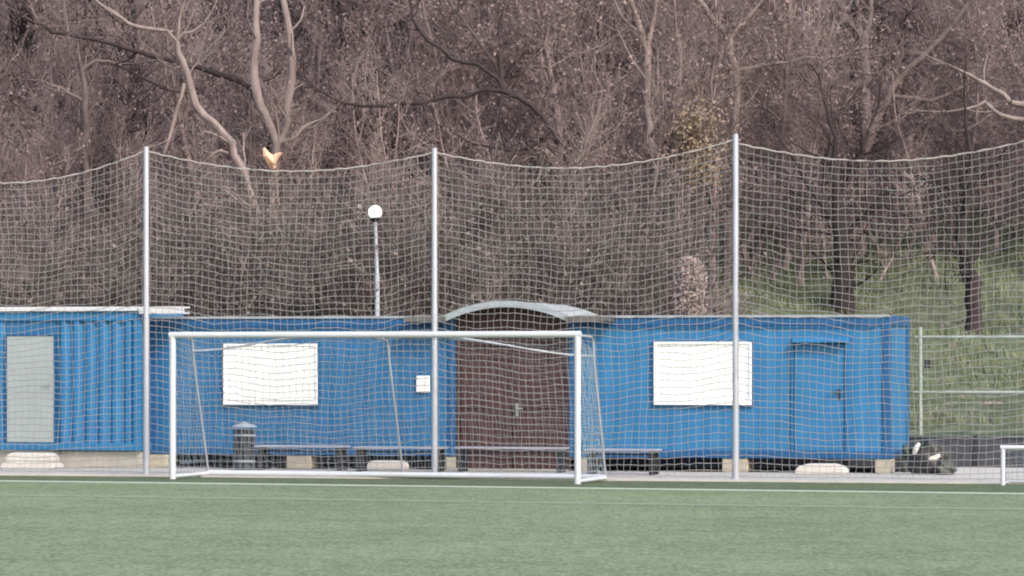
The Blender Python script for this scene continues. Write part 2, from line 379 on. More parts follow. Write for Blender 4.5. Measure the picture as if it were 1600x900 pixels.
# --- left cabin, ribbed, with a grey door
t0 = -.65
sR = YARD.s(219, t0); L = 6.06; sL = sR-L
zb, zt = .35, 2.97
lc, L, b0, h = container('container_cabin', 'bright blue ribbed container cabin with grey door and white roof edge, left of the others', sL, sR, t0, zb, zt, M['blue_light'], M['blue_light'])
lc['_s'] = sL; lc['_t'] = t0
dx0, dz1 = loc(lc, 10, 525); dx1, dz0 = loc(lc, 84, 692)
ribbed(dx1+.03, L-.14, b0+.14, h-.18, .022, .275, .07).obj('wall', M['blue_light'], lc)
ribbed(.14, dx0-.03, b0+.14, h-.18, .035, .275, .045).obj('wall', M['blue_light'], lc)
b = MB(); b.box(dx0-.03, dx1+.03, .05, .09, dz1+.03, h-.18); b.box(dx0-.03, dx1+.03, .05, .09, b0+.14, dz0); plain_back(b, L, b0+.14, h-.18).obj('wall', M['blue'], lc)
b = MB(); b.box(dx0-.03, dx0, .0, .08, dz0, dz1); b.box(dx1, dx1+.03, .0, .08, dz0, dz1); b.box(dx0-.03, dx1+.03, 0, .08, dz1, dz1+.03); b.obj('door_frame', M['blue_rail'], lc)
b = MB(); b.box(dx0+.004, dx1-.004, .012, .06, dz0+.01, dz1-.004); dr = b.obj('door', M['grey_door'], lc, bevel=.005)
b = MB(); b.box(dx1-.11, dx1-.07, -.002, .01, dz0+.95, dz0+1.17); b.tube([(dx1-.09, .0, dz0+1.1), (dx1-.09, -.045, dz0+1.1), (dx1-.2, -.045, dz0+1.1)], .011, 8); b.obj('handle', M['galv'], dr)
b = MB(); b.box(-.05, L+.0, -.06, CD+.05, h+.002, h+.085); b.obj('roof_edge', M['white'], lc, bevel=.01)
sx0, z1 = loc(lc, 217, 479, -.12); sx1, z0 = loc(lc, 281, 490, -.12)
b = MB(); b.box(sx0, sx1, -.12, .45, z0, z0+.03); b.box(sx0, sx1, -.12, -.09, z0+.03, z1-.03); b.box(sx0, sx1, -.12, .45, z1-.03, z1)
b.obj('eave_board', M['white'], lc, bevel=.004)
b = MB(); b.box(.0, L-.04, .12, CD-.1, 0, b0-.012)
o = b.obj('foundation', M['concrete'], None, bevel=.015); o.location = YARD.w(sL, t0, PZ); o.rotation_euler.z = -YARD.th
tag(o, 'long pale concrete footing under the cabin with the grey door', 'foundation')

# --- the two long containers either side of the brown entrance
zb, zt = .272, 2.86
mids = YARD.s(712), YARD.s(888)
la, L, b0, h = container('container_cabin', 'blue container with one white shutter and a paper notice, left of the brown doors', YARD.s(232), mids[0]-.005, 0, zb, zt, M['blue'], M['blue_rail'])
la['_s'] = YARD.s(232); la['_t'] = 0
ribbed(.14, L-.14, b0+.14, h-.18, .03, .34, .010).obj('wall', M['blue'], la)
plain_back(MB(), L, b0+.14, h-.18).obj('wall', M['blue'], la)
b = MB(); b.box(.0, L, -.025, .0-.002, h-.03, h+.012); b.obj('roof_edge', M['edge'], la)
b = MB(); b.box(.2, L-.2, -.02, .0, h-.205, h-.185); b.obj('drip_rail', M['blue_rail'], la)
shutter_window(la, 350, 537, 497, 633, True)

rc, L, b0, h = container('container_cabin', 'blue container with a white shutter and a blue door, right of the brown doors', mids[1]+.005, YARD.s(1391), 0, zb, zt, M['blue'], M['blue_rail'])
rc['_s'] = mids[1]+.005; rc['_t'] = 0
dx0, dz1 = loc(rc, 1240, 536); dx1, dz0 = loc(rc, 1320, 708)
x2, _ = loc(rc, 1388, 600)
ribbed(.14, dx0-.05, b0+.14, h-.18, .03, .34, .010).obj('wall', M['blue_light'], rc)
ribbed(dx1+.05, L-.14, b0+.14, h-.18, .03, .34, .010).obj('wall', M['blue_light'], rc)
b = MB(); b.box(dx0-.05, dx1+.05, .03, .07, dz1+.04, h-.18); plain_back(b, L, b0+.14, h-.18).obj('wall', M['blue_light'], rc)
b = MB(); b.box(dx0-.05, dx0, -.01, .06, dz0, dz1+.04); b.box(dx1, dx1+.05, -.01, .06, dz0, dz1+.04); b.box(dx0, dx1, -.01, .06, dz1, dz1+.04); b.obj('door_frame', M['blue'], rc, bevel=.004)
b = MB(); b.box(dx0+.012, dx1-.012, .022, .06, b0+.142, dz1-.012); dr = b.obj('door', M['blue_light'], rc, bevel=.004)
b = MB(); hx, hzv = loc(rc, 1306, 613); b.box(hx+.03, hx+.08, .006, .02, hzv-.14, hzv+.06); b.tube([(hx+.055, .01, hzv), (hx+.055, -.05, hzv), (hx-.09, -.05, hzv)], .014, 8); b.obj('handle', M['black'], dr)
ax0, az = loc(rc, 1238, 531, -.15); ax1, _ = loc(rc, 1326, 531, -.15)
b = MB(); b.prism([(-.18, az-.05), (-.18, az-.02), (-.002, az+.06), (-.002, az+.03)], 'x', ax0, ax1); b.obj('door_canopy', M['blue_light'], rc, bevel=.003)
b = MB(); b.box(0, L, -.025, -.002, h-.03, h+.012); b.obj('roof_edge', M['edge'], rc)
b = MB(); b.box(.2, L-.2, -.02, .0, h-.205, h-.185); b.obj('drip_rail', M['blue_rail'], rc)
shutter_window(rc, 1022, 534, 1175, 633)

# --- brown entrance between them
WE = mids[1]-mids[0]
en = thing('entrance', 'dark brown boarded double door under a grey arched canopy', 'entrance', YARD, mids[0], 0, PZ)
def planks(x0, x1, z0, z1f, y, n=None, y1=None):
    b = MB(); n = n or max(1, round((x1-x0)/.12)); p = (x1-x0)/n
    for i in range(n):
        a0, a1 = x0+i*p+.003, x0+(i+1)*p-.003
        za, zc = (z1f(a0), z1f(a1)) if callable(z1f) else (z1f, z1f)
        off = .003*((i*7) % 3)
        b.add([(a0, y+off, z0), (a1, y+off, z0), (a1, y+.03, z0), (a0, y+.03, z0), (a0, y+off, za), (a1, y+off, zc), (a1, y+.03, zc), (a0, y+.03, za)],
              [(0, 3, 2, 1), (4, 5, 6, 7), (0, 1, 5, 4), (1, 2, 6, 5), (2, 3, 7, 6), (3, 0, 4, 7)])
    b.box(x0, x1, y+.031, y+.05, z0, min(z1f(x0), z1f(x1)) if callable(z1f) else z1f)
    return b
DH = 2.30
half = WE/2
def door_leaf(x0, x1, hx):
    d = planks(x0+.012, x1-.012, .03, DH-.012, .06).obj('door', M['brown'], en)
    for z in (.25, 1.15, 2.05): MB().box(x0+.03, x1-.03, .042, .056, z, z+.09).obj('door_brace', M['brown'], d)
    if hx < half: return
    b = MB(); b.box(hx-.025, hx+.025, .034, .05, 1.0, 1.24); b.tube([(hx, .04, 1.14), (hx, -.02, 1.14), (hx+.12, -.02, 1.14)], .013, 8)
    b.obj('handle', M['rail_steel'], d)
door_leaf(.06, half, half-.07); door_leaf(half, WE-.06, half+.09)
RISE, SPR = .28, h+.03            # the vault springs just above the container roofs
def arc(x, r=0): 
    # circular segment over the half width + overhang
    a_ = WE/2+.02; q = (x-WE/2)/a_; return SPR+RISE*math.sqrt(max(0, 1-q*q*.98))*1.0-.02+r if abs(q) < 1 else SPR
R_ = ((WE/2+.12)**2+RISE**2)/(2*RISE)
def arcz(x): return SPR-.04+math.sqrt(max(0, R_*R_-(x-WE/2)**2))-(R_-RISE)
planks(.06, WE-.06, DH+.05, lambda x: arcz(x)-.03, .06).obj('tympanum', M['brown'], en)
b = MB(); b.box(0.003, .06, .02, .12, .0, h); b.box(WE-.06, WE-.003, .02, .12, 0, h); b.box(.06, WE-.06, .03, .10, DH, DH+.05); b.obj('door_frame', M['brown'], en, bevel=.004)
b = MB(); b.box(-.0+.004, WE-.004, .0, .4, .0, .028); b.obj('threshold', M['concrete'], en)
# curved roof sheet running the depth of the containers
def vault(y0, y1, th, dr):
    xs = [-.12+(WE+.24)*i/28 for i in range(29)]
    prof = [(x, arcz(x)+dr) for x in xs]+[(x, arcz(x)+dr-th) for x in reversed(xs)]
    b = MB(); n = 29; vs = []; 
    for yy in (y0, y1):
        vs += [(x, yy, z) for x, z in prof]
    m_ = len(prof)
    fs = [(i, (i+1) % m_, m_+(i+1) % m_, m_+i) for i in range(m_)]
    for k_ in (0, m_): fs += [(k_+i, k_+i+1, k_+m_-2-i, k_+m_-1-i) for i in range(n-1)]
    return b.add(vs, fs)
vault(-.42, CD, .03, .0).obj('canopy_sheet', M['canopy'], en)
vault(-.47, -.42, .12, .012).obj('canopy_rim', M['edge'], en)
for x0, x1, yb in ((-.86, -.06, .5), (WE+.06, WE+.90, .9)):
    b = MB(); b.box(x0, x1, -.5, yb, SPR-.075, SPR-.035); b.box(x0, x1, -.5, -.47, SPR-.13, SPR-.076); b.box(x0+.02, x1-.02, -.46, -.04, SPR-.13, SPR-.08)
    b.obj('side_eave', M['canopy_dark'], en)
b = MB(); b.box(.02, WE-.02, CD-.1, CD-.05, 0, SPR); b.obj('back_wall', M['brown'], en)

# --- paper notice
px_, pz_ = loc(la, 651, 613); px2_, pz2_ = loc(la, 672, 587)
o = MB().box(0, px2_-px_, 0, .012, 0, pz2_-pz_).obj('notice', M['paper'], None)
o.location = YARD.w(la['_s']+px_, -.016, PZ+pz_); o.rotation_euler.z = -YARD.th
tag(o, 'small white paper notice on the blue wall beside the brown doors', 'sign')
nw, nh = px2_-px_, pz2_-pz_
b = MB()
for i in range(16):
    a0, a1 = math.pi*2*i/16, math.pi*2*(i+1)/16
    r0, r1 = .035, .05; cx, cz = nw/2, nh*.58
    b.add([(cx+r*math.cos(q), -.003, cz+r*math.sin(q)) for r, q in ((r0, a0), (r1, a0), (r1, a1), (r0, a1))], [(0, 1, 2, 3)])
b.box(.05, nw-.05, -.003, -.001, nh*.2, nh*.2+.014)
b.obj('printed_mark', M['ink'], o)

# --- support blocks under the long containers
BLK = [(223, 262, -.12, 'concrete pad under the left end of the container with the notice'),
       (447, 486, .02, 'concrete pad under the container behind the bench beside the bin'),
       (696, 713, .02, 'narrow concrete pad against the left side of the brown doors'),
       (904, 926, .02, 'concrete pad behind the right post of the big goal'),
       (1128, 1168, .02, 'concrete pad behind the foot of the right white net post'),
       (1367, 1392, -.03, 'concrete pad under the right end of the containers beside the bags')]
for x0, x1, tt_, lab in BLK:
    s0, s1 = YARD.s(x0, tt_), YARD.s(x1, tt_)
    b = MB().box(0, s1-s0, 0, .5, 0, zb-PZ-.006)
    o = b.obj('support_block', M['block'], None, bevel=.02); o.location = YARD.w(s0, tt_, PZ); o.rotation_euler.z = -YARD.th
    tag(o, lab, 'block', 'concrete pads carrying the containers')

# --- white steps
def step(name, x0, x1, t, z0, hgt, lab, dep=.42, rnd=.35, m='step'):
    s0, s1 = YARD.s(x0, t), YARD.s(x1, t); w_ = s1-s0; c = min(w_*.2, .2)*rnd*2
    prof = [(0, 0), (w_, 0), (w_, hgt*.45), (w_-c*.35, hgt*.8), (w_-c, hgt), (c, hgt), (c*.35, hgt*.8), (0, hgt*.45)]
    b = MB().prism(prof, 'y', 0, dep); o = b.obj(name, M[m], None, bevel=.025)
    o.location = YARD.w(s0, t, z0); o.rotation_euler.z = -YARD.th; return tag(o, lab, 'step')
step('doorstep', 572, 630, -.5, PZ, .17, 'white rounded doorstep lying under the second bench from the left')
step('doorstep', 1242, 1321, -1.0, PZ, .19, 'white rounded doorstep on the paving below the blue door', rnd=.6)
step('doorstep', 0, 84, -1.35, PZ, .13, 'lower white step below the grey door, bottom of the pair', rnd=.3, dep=.55)
step('doorstep', 8, 82, -1.15, PZ+.132, .16, 'upper white step at the grey door, on top of the lower one', rnd=.3, dep=.36)

# ------------------------------------------------------------------ benches
def make_bench(Lb):
    t = thing('bench', 'x', 'bench', YARD, 0, 0, PZ, 'low benches in front of the containers')
    b = MB()
    for k in range(3): b.box(0, Lb, -.2+k*.14, -.2+k*.14+.125, .42, .455)
    b.obj('seat', M['bench_wood'], t, bevel=.006)
    for x in (.06, Lb-.16):
        b = MB(); f = .022
        b.box(x, x+.10, -.19, -.15, 0, .38); b.box(x, x+.10, .15, .19, 0, .38); b.box(x, x+.10, -.19, .19, .381, .419)
        b.box(x+.02, x+.08, -.15, .15, .12, .15)
        b.obj('leg', M['black'], t, bevel=.004)
    b = MB().box(.16, Lb-.16, -.02, .02, .34, .375); b.obj('stretcher', M['black'], t)
    return t
BN = [(402, 543, -.75, 'bench beside the litter bin, leftmost of the four low benches'),
      (556, 696, -1.2, 'bench left of the brown doors with a white doorstep beneath it'),
      (714, 886, -.95, 'long bench standing right in front of the brown doors'),
      (916, 1031, -1.75, 'bench right of the brown doors, behind the right goal post')]
for x0, x1, t_, lab in BN:
    s0 = YARD.s(x0, t_); Lb = YARD.s(x1, t_)-s0
    bt = make_bench(Lb); bt.location = YARD.w(s0, t_, PZ); bt['label'] = lab

# ------------------------------------------------------------------ litter bin
tb = -.9
sb = YARD.s(382, tb)
bn = thing('litter_bin', 'dark slatted litter bin with a pale domed lid by the left bench', 'litter bin', YARD, sb, tb, PZ)
R1 = .19
MB().lathe([(R1-.03, .04), (R1-.03, .70)], k=20).obj('liner', M['bin'], bn, smooth=True)
b = MB()
for i in range(16):
    q = 2*math.pi*i/16; c_, s_ = math.cos(q), math.sin(q); u_ = Vector((-s_, c_, 0)); r_ = Vector((c_, s_, 0))
    vs = []
    for z in (.03, .74):
        for a_, d_ in ((-.024, R1-.012), (.024, R1-.012), (.024, R1+.012), (-.024, R1+.012)): vs.append(u_*a_+r_*d_+Vector((0, 0, z)))
    b.add(vs, [(0, 1, 2, 3), (7, 6, 5, 4), (0, 4, 5, 1), (1, 5, 6, 2), (2, 6, 7, 3), (3, 7, 4, 0)])
b.obj('slats', M['bin'], bn)
for z in (.14, .62):
    MB().lathe([(R1+.013, z), (R1+.02, z+.005), (R1+.02, z+.035), (R1+.013, z+.04)], k=24).obj('hoop', M['bin_grey'], bn)
for q in (.6, 2.2, 3.8, 5.4): MB().box(.14*math.cos(q)-.01, .14*math.cos(q)+.01, .14*math.sin(q)-.01, .14*math.sin(q)+.01, .70, .80).obj('lid_bracket', M['black'], bn)
MB().lathe([(.235, .785), (.24, .80), (.20, .825), (.11, .85), (.045, .87), (.03, .895), (.001, .90)], k=24).obj('lid', M['bin_grey'], bn, smooth=True)

# ------------------------------------------------------------------ big goal
g = thing('football_goal', 'full-size white football goal standing behind the goal line', 'goal', GOAL, 0, 0, 0)
GW, GH, PR = 7.38, 2.44, .055
TD, BD = .85, 1.5                     # depth at top and at the ground
for x in (0, GW): MB().tube([(x, 0, 0), (x, 0, GH+.05)], PR, 16).obj('post', M['goal_white'], g, smooth=True)
MB().tube([(-.055, 0, GH+.05), (GW+.055, 0, GH+.05)], PR, 16).obj('crossbar', M['goal_white'], g, smooth=True)
for x in (0, GW): MB().tube([(x, .05, .045), (x, BD, .055)], .035, 10).obj('ground_side_bar', M['goal_white'], g, smooth=True)
MB().tube([(-.0, BD, .065), (GW, BD, .065)], .05, 12).obj('ground_back_bar', M['goal_white'], g, smooth=True)
for x in (0, GW/2, GW):
    y0 = .06
    P = ([(x, y0, GH+.03), (x, TD-.12, GH+.01), (x, TD-.03, GH-.04), (x, TD, GH-.14), (x, TD+.03, GH-.4), (x, BD, .1)] if x != GW/2 else
         [(x, y0, GH+.0), (x, TD-.25, GH-.02), (x, TD-.1, GH-.06), (x, TD-.05, GH-.16), (x, TD+.0, GH-.4), (x, BD, .1)])
    MB().tube(P, .02, 8).obj('stanchion', M['galv'], g, smooth=True)
def rope_pt(u):     # top rear edge of the goal net, drawn up to the crossbar in the middle
    x = u*GW; v = min(u, 1-u)
    lift = min(1, v/.36); lift = lift*lift*(3-2*lift)
    zl = 2.22 if u < .5 else 2.13
    return (x, TD-.02-lift*(TD-.15), zl+lift*(2.46-zl))
MB().tube([rope_pt(i/48) for i in range(49)], .016, 6).obj('net_rope', M['goal_white'], g, smooth=True)
def patch(fn, nu, nv, r, rng=None, jit=0, r_h=None):
    P = np.array([[fn(i/nu, j/nv) for j in range(nv+1)] for i in range(nu+1)], dtype=float)
    if jit: P += rng.normal(0, jit, P.shape)
    A = np.concatenate([P[:-1, :].reshape(-1, 3), P[:, :-1].reshape(-1, 3)]); B = np.concatenate([P[1:, :].reshape(-1, 3), P[:, 1:].reshape(-1, 3)])
    rad = np.full((len(A), 2), r)
    if r_h: rad[:nu*(nv+1)] = r_h
    return np.hstack([A, B, rad])
rng = np.random.default_rng(4)
def lerp(a_, b_, t): return tuple(p+(q-p)*t for p, q in zip(a_, b_))
def back_fn(u, v):
    a_ = rope_pt(u); b_ = (u*GW, BD, .08); p = lerp(a_, b_, v); sg = math.sin(math.pi*v)*.12
    return (p[0], p[1]+sg+.03*math.sin(u*17+v*5), p[2])
def top_fn(u, v): p = lerp((u*GW, .05, GH+.03), rope_pt(u), v); return (p[0], p[1], p[2]-.06*math.sin(math.pi*v))
def side_fn(x):
    def f(u, v):
        top = lerp((x, .03, GH), (x, TD, 2.2), u); bot = lerp((x, .03, .06), (x, BD, .08), u); return lerp(top, bot, v)
    return f
S = np.vstack([patch(back_fn, 60, 20, .0023, rng, .008), patch(top_fn, 60, 6, .0023, rng, .006), patch(side_fn(0), 10, 20, .003, rng, .01), patch(side_fn(GW), 10, 20, .005, rng, .012)])
V_, F_ = segs_mesh(S); np_mesh('goal_net', V_, F_, M['goal_net'], g)

# ------------------------------------------------------------------ small goal on the right
tS = -4.9
s0 = YARD.s(1567, tS)
mg = thing('mini_goal', 'small low white goal cut by the right edge, standing near the paving', 'goal', YARD, s0, tS, 0)
mh = .62
for x in (0, 1.55): MB().tube([(x, 0, 0), (x, 0, mh)], .038, 12).obj('post', M['goal_white'], mg, smooth=True)
MB().tube([(-.038, 0, mh), (1.588, 0, mh)], .038, 12).obj('crossbar', M['goal_white'], mg, smooth=True)
MB().tube([(0, 0, .04), (0.05, .5, .04), (1.5, .5, .04), (1.55, 0, .04)], .02, 8).obj('ground_frame', M['goal_white'], mg, smooth=True)
S = np.vstack([patch(lambda u, v: lerp((u*1.55, .03, mh), (u*1.55, .5, .05), v), 15, 7, .003, rng, .006),
               patch(lambda u, v: lerp((0, 0, mh), (0, .5*v, .05), v) if u == 0 else lerp((0, 0, mh), (0, .5*u*1, .05), v), 5, 6, .003, rng, .004)])
V_, F_ = segs_mesh(S); np_mesh('goal_net', V_, F_, M['goal_net'], mg)

# ------------------------------------------------------------------ ball-stop fence
tN = -3.7
nf = thing('ball_stop_fence', 'tall grey ball-stop netting hung between slim white posts in front of the containers', 'fence', YARD, 0, tN, PZ)
posts = []
for px, pyt in ((228.5, 229), (679, 231), (1149.5, 209)):
    s = YARD.s(px, tN); posts.append((s, Z_at(pyt, YARD.w(s, tN).y)-PZ))
sp = posts[2][0]-posts[1][0]
posts = [(posts[0][0]-sp, 5.85)]+posts+[(posts[2][0]+sp, 5.9)]
for s, hp in posts:
    p = MB().tube([(s, 0, 0), (s+.0, 0, hp-.02), (s, 0, hp)], [.054, .046, .03], 14).obj('post', M['galv'], nf, smooth=True)
    MB().lathe([(.09, 0), (.09, .012), (.06, .014), (.06, .05)], (s, 0, 0), 16).obj('base_plate', M['galv'], p)
sag = [.56, .33, .36, .36]; lift = [(.05, .12), (.12, .12), (.12, .14), (.20, .12)]
for k in range(4):
    (sA, hA), (sB, hB) = posts[k], posts[k+1]; zA, zB = hA-lift[k][0]-.02, hB-lift[k][1]-.02
    sg_ = sag[k]; ph = rng.uniform(0, 6, 4)
    def topz(u, zA=zA, zB=zB, sg_=sg_): return zA+(zB-zA)*u-sg_*4*u*(1-u)*(1-.12*(2*u-1)**2)
    nu = int(round((sB-sA-.12)/.125)); nv = 46
    def fn(u, v, sA=sA, sB=sB, ph=ph, zA=zA, zB=zB, sg_=sg_):
        flat = zA+(zB-zA)*u
        fall = .55+.45*(1-v)
        z = flat*(1-v)-sg_*4*u*(1-u)*(1-v)**.35*fall if v > 0 else topz(u)
        z += .03*math.sin(u*23+v*9+ph[0])*(v*(1-v)*4)+.025*math.sin(u*9-v*14+ph[1])*(v*(1-v)*4)+.04
        x = sA+.06+(sB-sA-.12)*u+.035*math.sin(v*11+u*6+ph[2])*math.sin(math.pi*u)
        y = .05*math.sin(u*5+ph[3])*math.sin(math.pi*v)+.03*math.sin(v*9+u*13)
        return (x, y, z)
    S = patch(fn, nu, nv, .0040, rng, .006, .0070)
    V_, F_ = segs_mesh(S); pn = np_mesh('net_panel', V_, F_, M['net'], nf)
    MB().tube([(sA, 0, zA+.05)]+[(fn(i/40, 0)[0], 0, topz(i/40)+.045+.010*math.sin(i*2.4)) for i in range(41)]+[(sB, 0, zB+.05)], .012, 6).obj('top_rope', mat('pale_rope', (.40, .37, .36), .8), pn, smooth=True)

# ------------------------------------------------------------------ railing on the wall at the right
tR = 4.1
s0 = YARD.s(1438, tR)
rl = thing('railing', 'pale two-rail tube railing on the dark wall right of the containers', 'railing', YARD, s0, tR, PZ+.56)
zt_ = YARD.z(1438, 511, tR)-PZ-.56
for k in range(4): MB().tube([(k*2.55, 0, .0), (k*2.55, 0, zt_)], .038 if k == 0 else .03, 10).obj('post', M['rail_steel'], rl, smooth=True)
for py in (527, 613):
    z_ = YARD.z(1438, py, tR)-PZ-.56; MB().tube([(-.1, -.0, z_), (7.8, 0, z_+.02)], .03, 10).obj('rail', M['rail_steel'], rl, smooth=True)
zc = YARD.z(1455, 575, tR)-PZ-.56
MB().box(.08, .19, -.04, .05, zc+.0, zc+.17).obj('latch_box', M['black'], rl, bevel=.02)

# ------------------------------------------------------------------ bags
def blob(name, m, parent, c, r, seed, amp=.16, n=22, flat=True):
    rr = random.Random(seed); ph = [rr.uniform(0, 6.3) for _ in range(9)]; b = MB(); vs = []
    for i in range(n+1):
        th = math.pi*i/n
        for j in range(n*2):
            q = math.pi*j/n; d = Vector((math.sin(th)*math.cos(q), math.sin(th)*math.sin(q), math.cos(th)))
            k = 1+amp*(math.sin(d.x*4+ph[0])*math.sin(d.y*3+ph[1])+.6*math.sin(d.z*6+d.x*5+ph[2])+.35*math.sin(d.x*11+ph[3])*math.sin(d.z*9+ph[4])+.2*math.sin(d.y*17+d.z*13+ph[5]))
            z = c[2]+d.z*r[2]*k
            vs.append((c[0]+d.x*r[0]*k, c[1]+d.y*r[1]*k, max(0, z) if flat else z))
    fs = [(i*2*n+j, (i+1)*2*n+j, (i+1)*2*n+(j+1) % (2*n), i*2*n+(j+1) % (2*n)) for i in range(n) for j in range(2*n)]
    return b.add(vs, fs).obj(name, m, parent, smooth=True)
tg = -.35
s0 = YARD.s(1452, tg)
bg = thing('sports_bag', 'bulky black bag with two white patches at the right end of the containers', 'bag', YARD, s0, tg, PZ)
blob('bag_body', M['bag'], bg, (0, 0, .27), (.38, .28, .34), 3, .14)
def patch_on(pts, w_, y):
    b = MB(); b.tube(pts, w_, 8); return b
b = patch_on([(-.24, -.22, .36), (-.21, -.24, .46), (-.15, -.20, .56)], [.03, .055, .03], 0); b.obj('white_patch', M['step'], bg, smooth=True)
b = patch_on([(-.0, -.27, .26), (.12, -.28, .29), (.22, -.24, .35)], [.03, .055, .035], 0); b.obj('white_patch', M['step'], bg, smooth=True)
b = MB(); b.tube([(.0, -.1, .42), (.07, -.12, .53), (.2, -.1, .55), (.3, -.08, .40)], .014, 6); b.obj('strap', M['bag_green'], bg)
bg2 = thing('rubbish_bag', 'dull green sack slumped against the container corner behind the black bag', 'bag', YARD, YARD.s(1428, .9), .9, PZ)
blob('bag_body', M['bag_green'], bg2, (0, .0, .2), (.22, .2, .34), 8, .2)
blob('bag_neck', M['bag_green'], bg2, (.06, -.0, .48), (.07, .07, .10), 5, .2, 12, False)
bg3 = thing('rubbish_bag', 'small dark sack lying right of the black bag with white patches', 'bag', YARD, YARD.s(1478, -.55), -.55, PZ)
blob('bag_body', M['bag_green'], bg3, (0, 0, .11), (.19, .17, .14), 12, .18)

# ------------------------------------------------------------------ globe lamp behind the containers
DL = 77.0; XL = X_at(590, DL)
lz = hz(XL, DL)
lp = thing('street_lamp', 'white globe lamp on a slim pale pole behind the blue containers', 'street lamp', None, XL, DL, lz-.05)
gz_ = Z_at(331, DL)-lz+.05
tx = X_at(586, DL)-XL
MB().tube([(0, 0, 0), (tx*.2, 0, (Z_at(425, DL)-lz)), (tx*.2, 0, (Z_at(425, DL)-lz)+.02), (tx*.9, 0, gz_-.22)], [.058, .052, .042, .036], 12).obj('pole', M['galv'], lp, smooth=True)
MB().lathe([(.05, -.21), (.10, -.17), (.115, -.13), (.10, -.115)], (tx, 0, gz_), 20).obj('collar', M['black'], lp, smooth=True)
m, nt, bs = node_mat('lit_globe'); bs.inputs['Base Color'].default_value = (.9, .9, .9, 1); bs.inputs['Emission Color'].default_value = (1, .98, .95, 1); bs.inputs['Emission Strength'].default_value = .9
MB().lathe([(.098, -.114), (.13, -.06), (.14, 0), (.128, .06), (.09, .105), (.045, .128), (.001, .134)], (tx, 0, gz_), 24).obj('globe', m, lp, smooth=True)

# ------------------------------------------------------------------ trees
def rand_dir(rr, d, spread):
    v = Vector((rr.gauss(0, 1), rr.gauss(0, 1), rr.gauss(0, 1))); v = (v-d*v.dot(d)).normalized()
    return (d*math.cos(spread)+v*math.sin(spread)).normalized()
def grow(rr, S, L, p, d, length, r, depth, up=.08, droop=0):
    n = max(2, int(length/(.28 if depth > 1 else .16))+1); n = min(n, 12); step_ = length/n
    for i in range(n):
        d = (d+Vector((rr.gauss(0, .16), rr.gauss(0, .16), rr.gauss(0, .14)+up))).normalized()
        q = p+d*step_; r2 = r*(1-.75/n)
        r2 = max(r2, .004); S.append((*p, *q, r, r2))
        if depth > 0 and i >= 1 or (depth > 0 and length < .8):
            k = 2 if rr.random() < .55 else 1
            for _ in range(k):
                if rr.random() < .85:
                    grow(rr, S, L, q, rand_dir(rr, d, rr.uniform(.5, 1.15)), length*rr.uniform(.34, .6), r2*rr.uniform(.4, .65), depth-1, up)
        p, r = q, r2
    if depth == 0: L.append(tuple(p))
def leaf_mesh(P, size, rr):
    P = np.array(P); n = len(P); g_ = np.random.default_rng(rr)
    a_ = g_.normal(size=(n, 3)); a_ /= np.linalg.norm(a_, axis=1, keepdims=True); b_ = g_.normal(size=(n, 3)); b_ = np.cross(a_, b_); b_ /= np.linalg.norm(b_, axis=1, keepdims=True)
    s_ = size*g_.uniform(.5, 1.4, (n, 1)); w_ = s_*g_.uniform(.4, .8, (n, 1))
    V_ = np.stack([P-a_*s_, P+b_*w_, P+a_*s_, P-b_*w_], 1).reshape(-1, 3)
    return V_, np.arange(n*4).reshape(-1, 4)
TREES = 'bare trees on the hillside'
def traced_tree(name, label, D, limbs, bark, seed, nb=9, depth=2, blen=1.6, leaves=False, lmat='leaf', group=TREES):
    """limbs: list of lists (px, py, width_px[, dD]); the first one is the trunk and is continued into the ground"""
    rr = random.Random(seed)
    X0 = X_at(limbs[0][0][0], D); z0 = hz(X0, D)
    t = thing(name, label, 'tree', None, X0, D, z0, group)
    o3 = Vector((X0, D, z0)); S = []; Lf = []
    for li, limb in enumerate(limbs):
        P = []; R = []
        if li == 0: P.append(Vector((0, 0, -.4))); R.append(limb[0][2]*D/FPX/2*1.45)
        for q in limb:
            dd = D+(q[3] if len(q) > 3 else 0)
            P.append(Vector((X_at(q[0], dd), dd, Z_at(q[1], dd)))-o3); R.append(max(.012, q[2]*dd/FPX/2))
        if li == 0 and P[1].z < .05: P[1].z = .05
        # resample with small wiggles
        P2, R2 = [], []
        for i in range(len(P)-1):
            m_ = max(2, int((P[i+1]-P[i]).length/.35)); 
            for k in range(m_):
                f = k/m_; w_ = Vector((rr.gauss(0, .035), rr.gauss(0, .06), rr.gauss(0, .03))) if k else Vector()
                P2.append(P[i].lerp(P[i+1], f)+w_); R2.append((R[i]+(R[i+1]-R[i])*f)*rr.uniform(.84, 1.16))
        P2.append(P[-1]); R2.append(R[-1])
        MB().tube(P2, R2, 9).obj('trunk' if li == 0 else 'limb', M[bark], t, smooth=True)
        for k in range(nb if li == 0 else max(2, nb*2//3)):
            i = rr.randint(max(1, len(P2)//4), len(P2)-2); d = (P2[i+1]-P2[i]).normalized()
            grow(rr, S, Lf, P2[i], rand_dir(rr, d, rr.uniform(.6, 1.3)), blen*rr.uniform(.5, 1.2), min(R2[i]*.45, .05), depth, .05)
        grow(rr, S, Lf, P2[-1], (P2[-1]-P2[-2]).normalized(), blen, R2[-1]*.9, depth)
    V_, F_ = segs_mesh(np.array(S)); 
    if leaves:
        LV, LF = leaf_mesh(Lf, .05, seed); idx = np.concatenate([np.zeros(len(F_)), np.ones(len(LF))])
        np_mesh('crown', np.vstack([V_, LV]), np.vstack([F_, LF+len(V_)]), None, t, [M[bark], M[lmat]], idx)
    else: np_mesh('crown', V_, F_, M[bark], t)
    return t
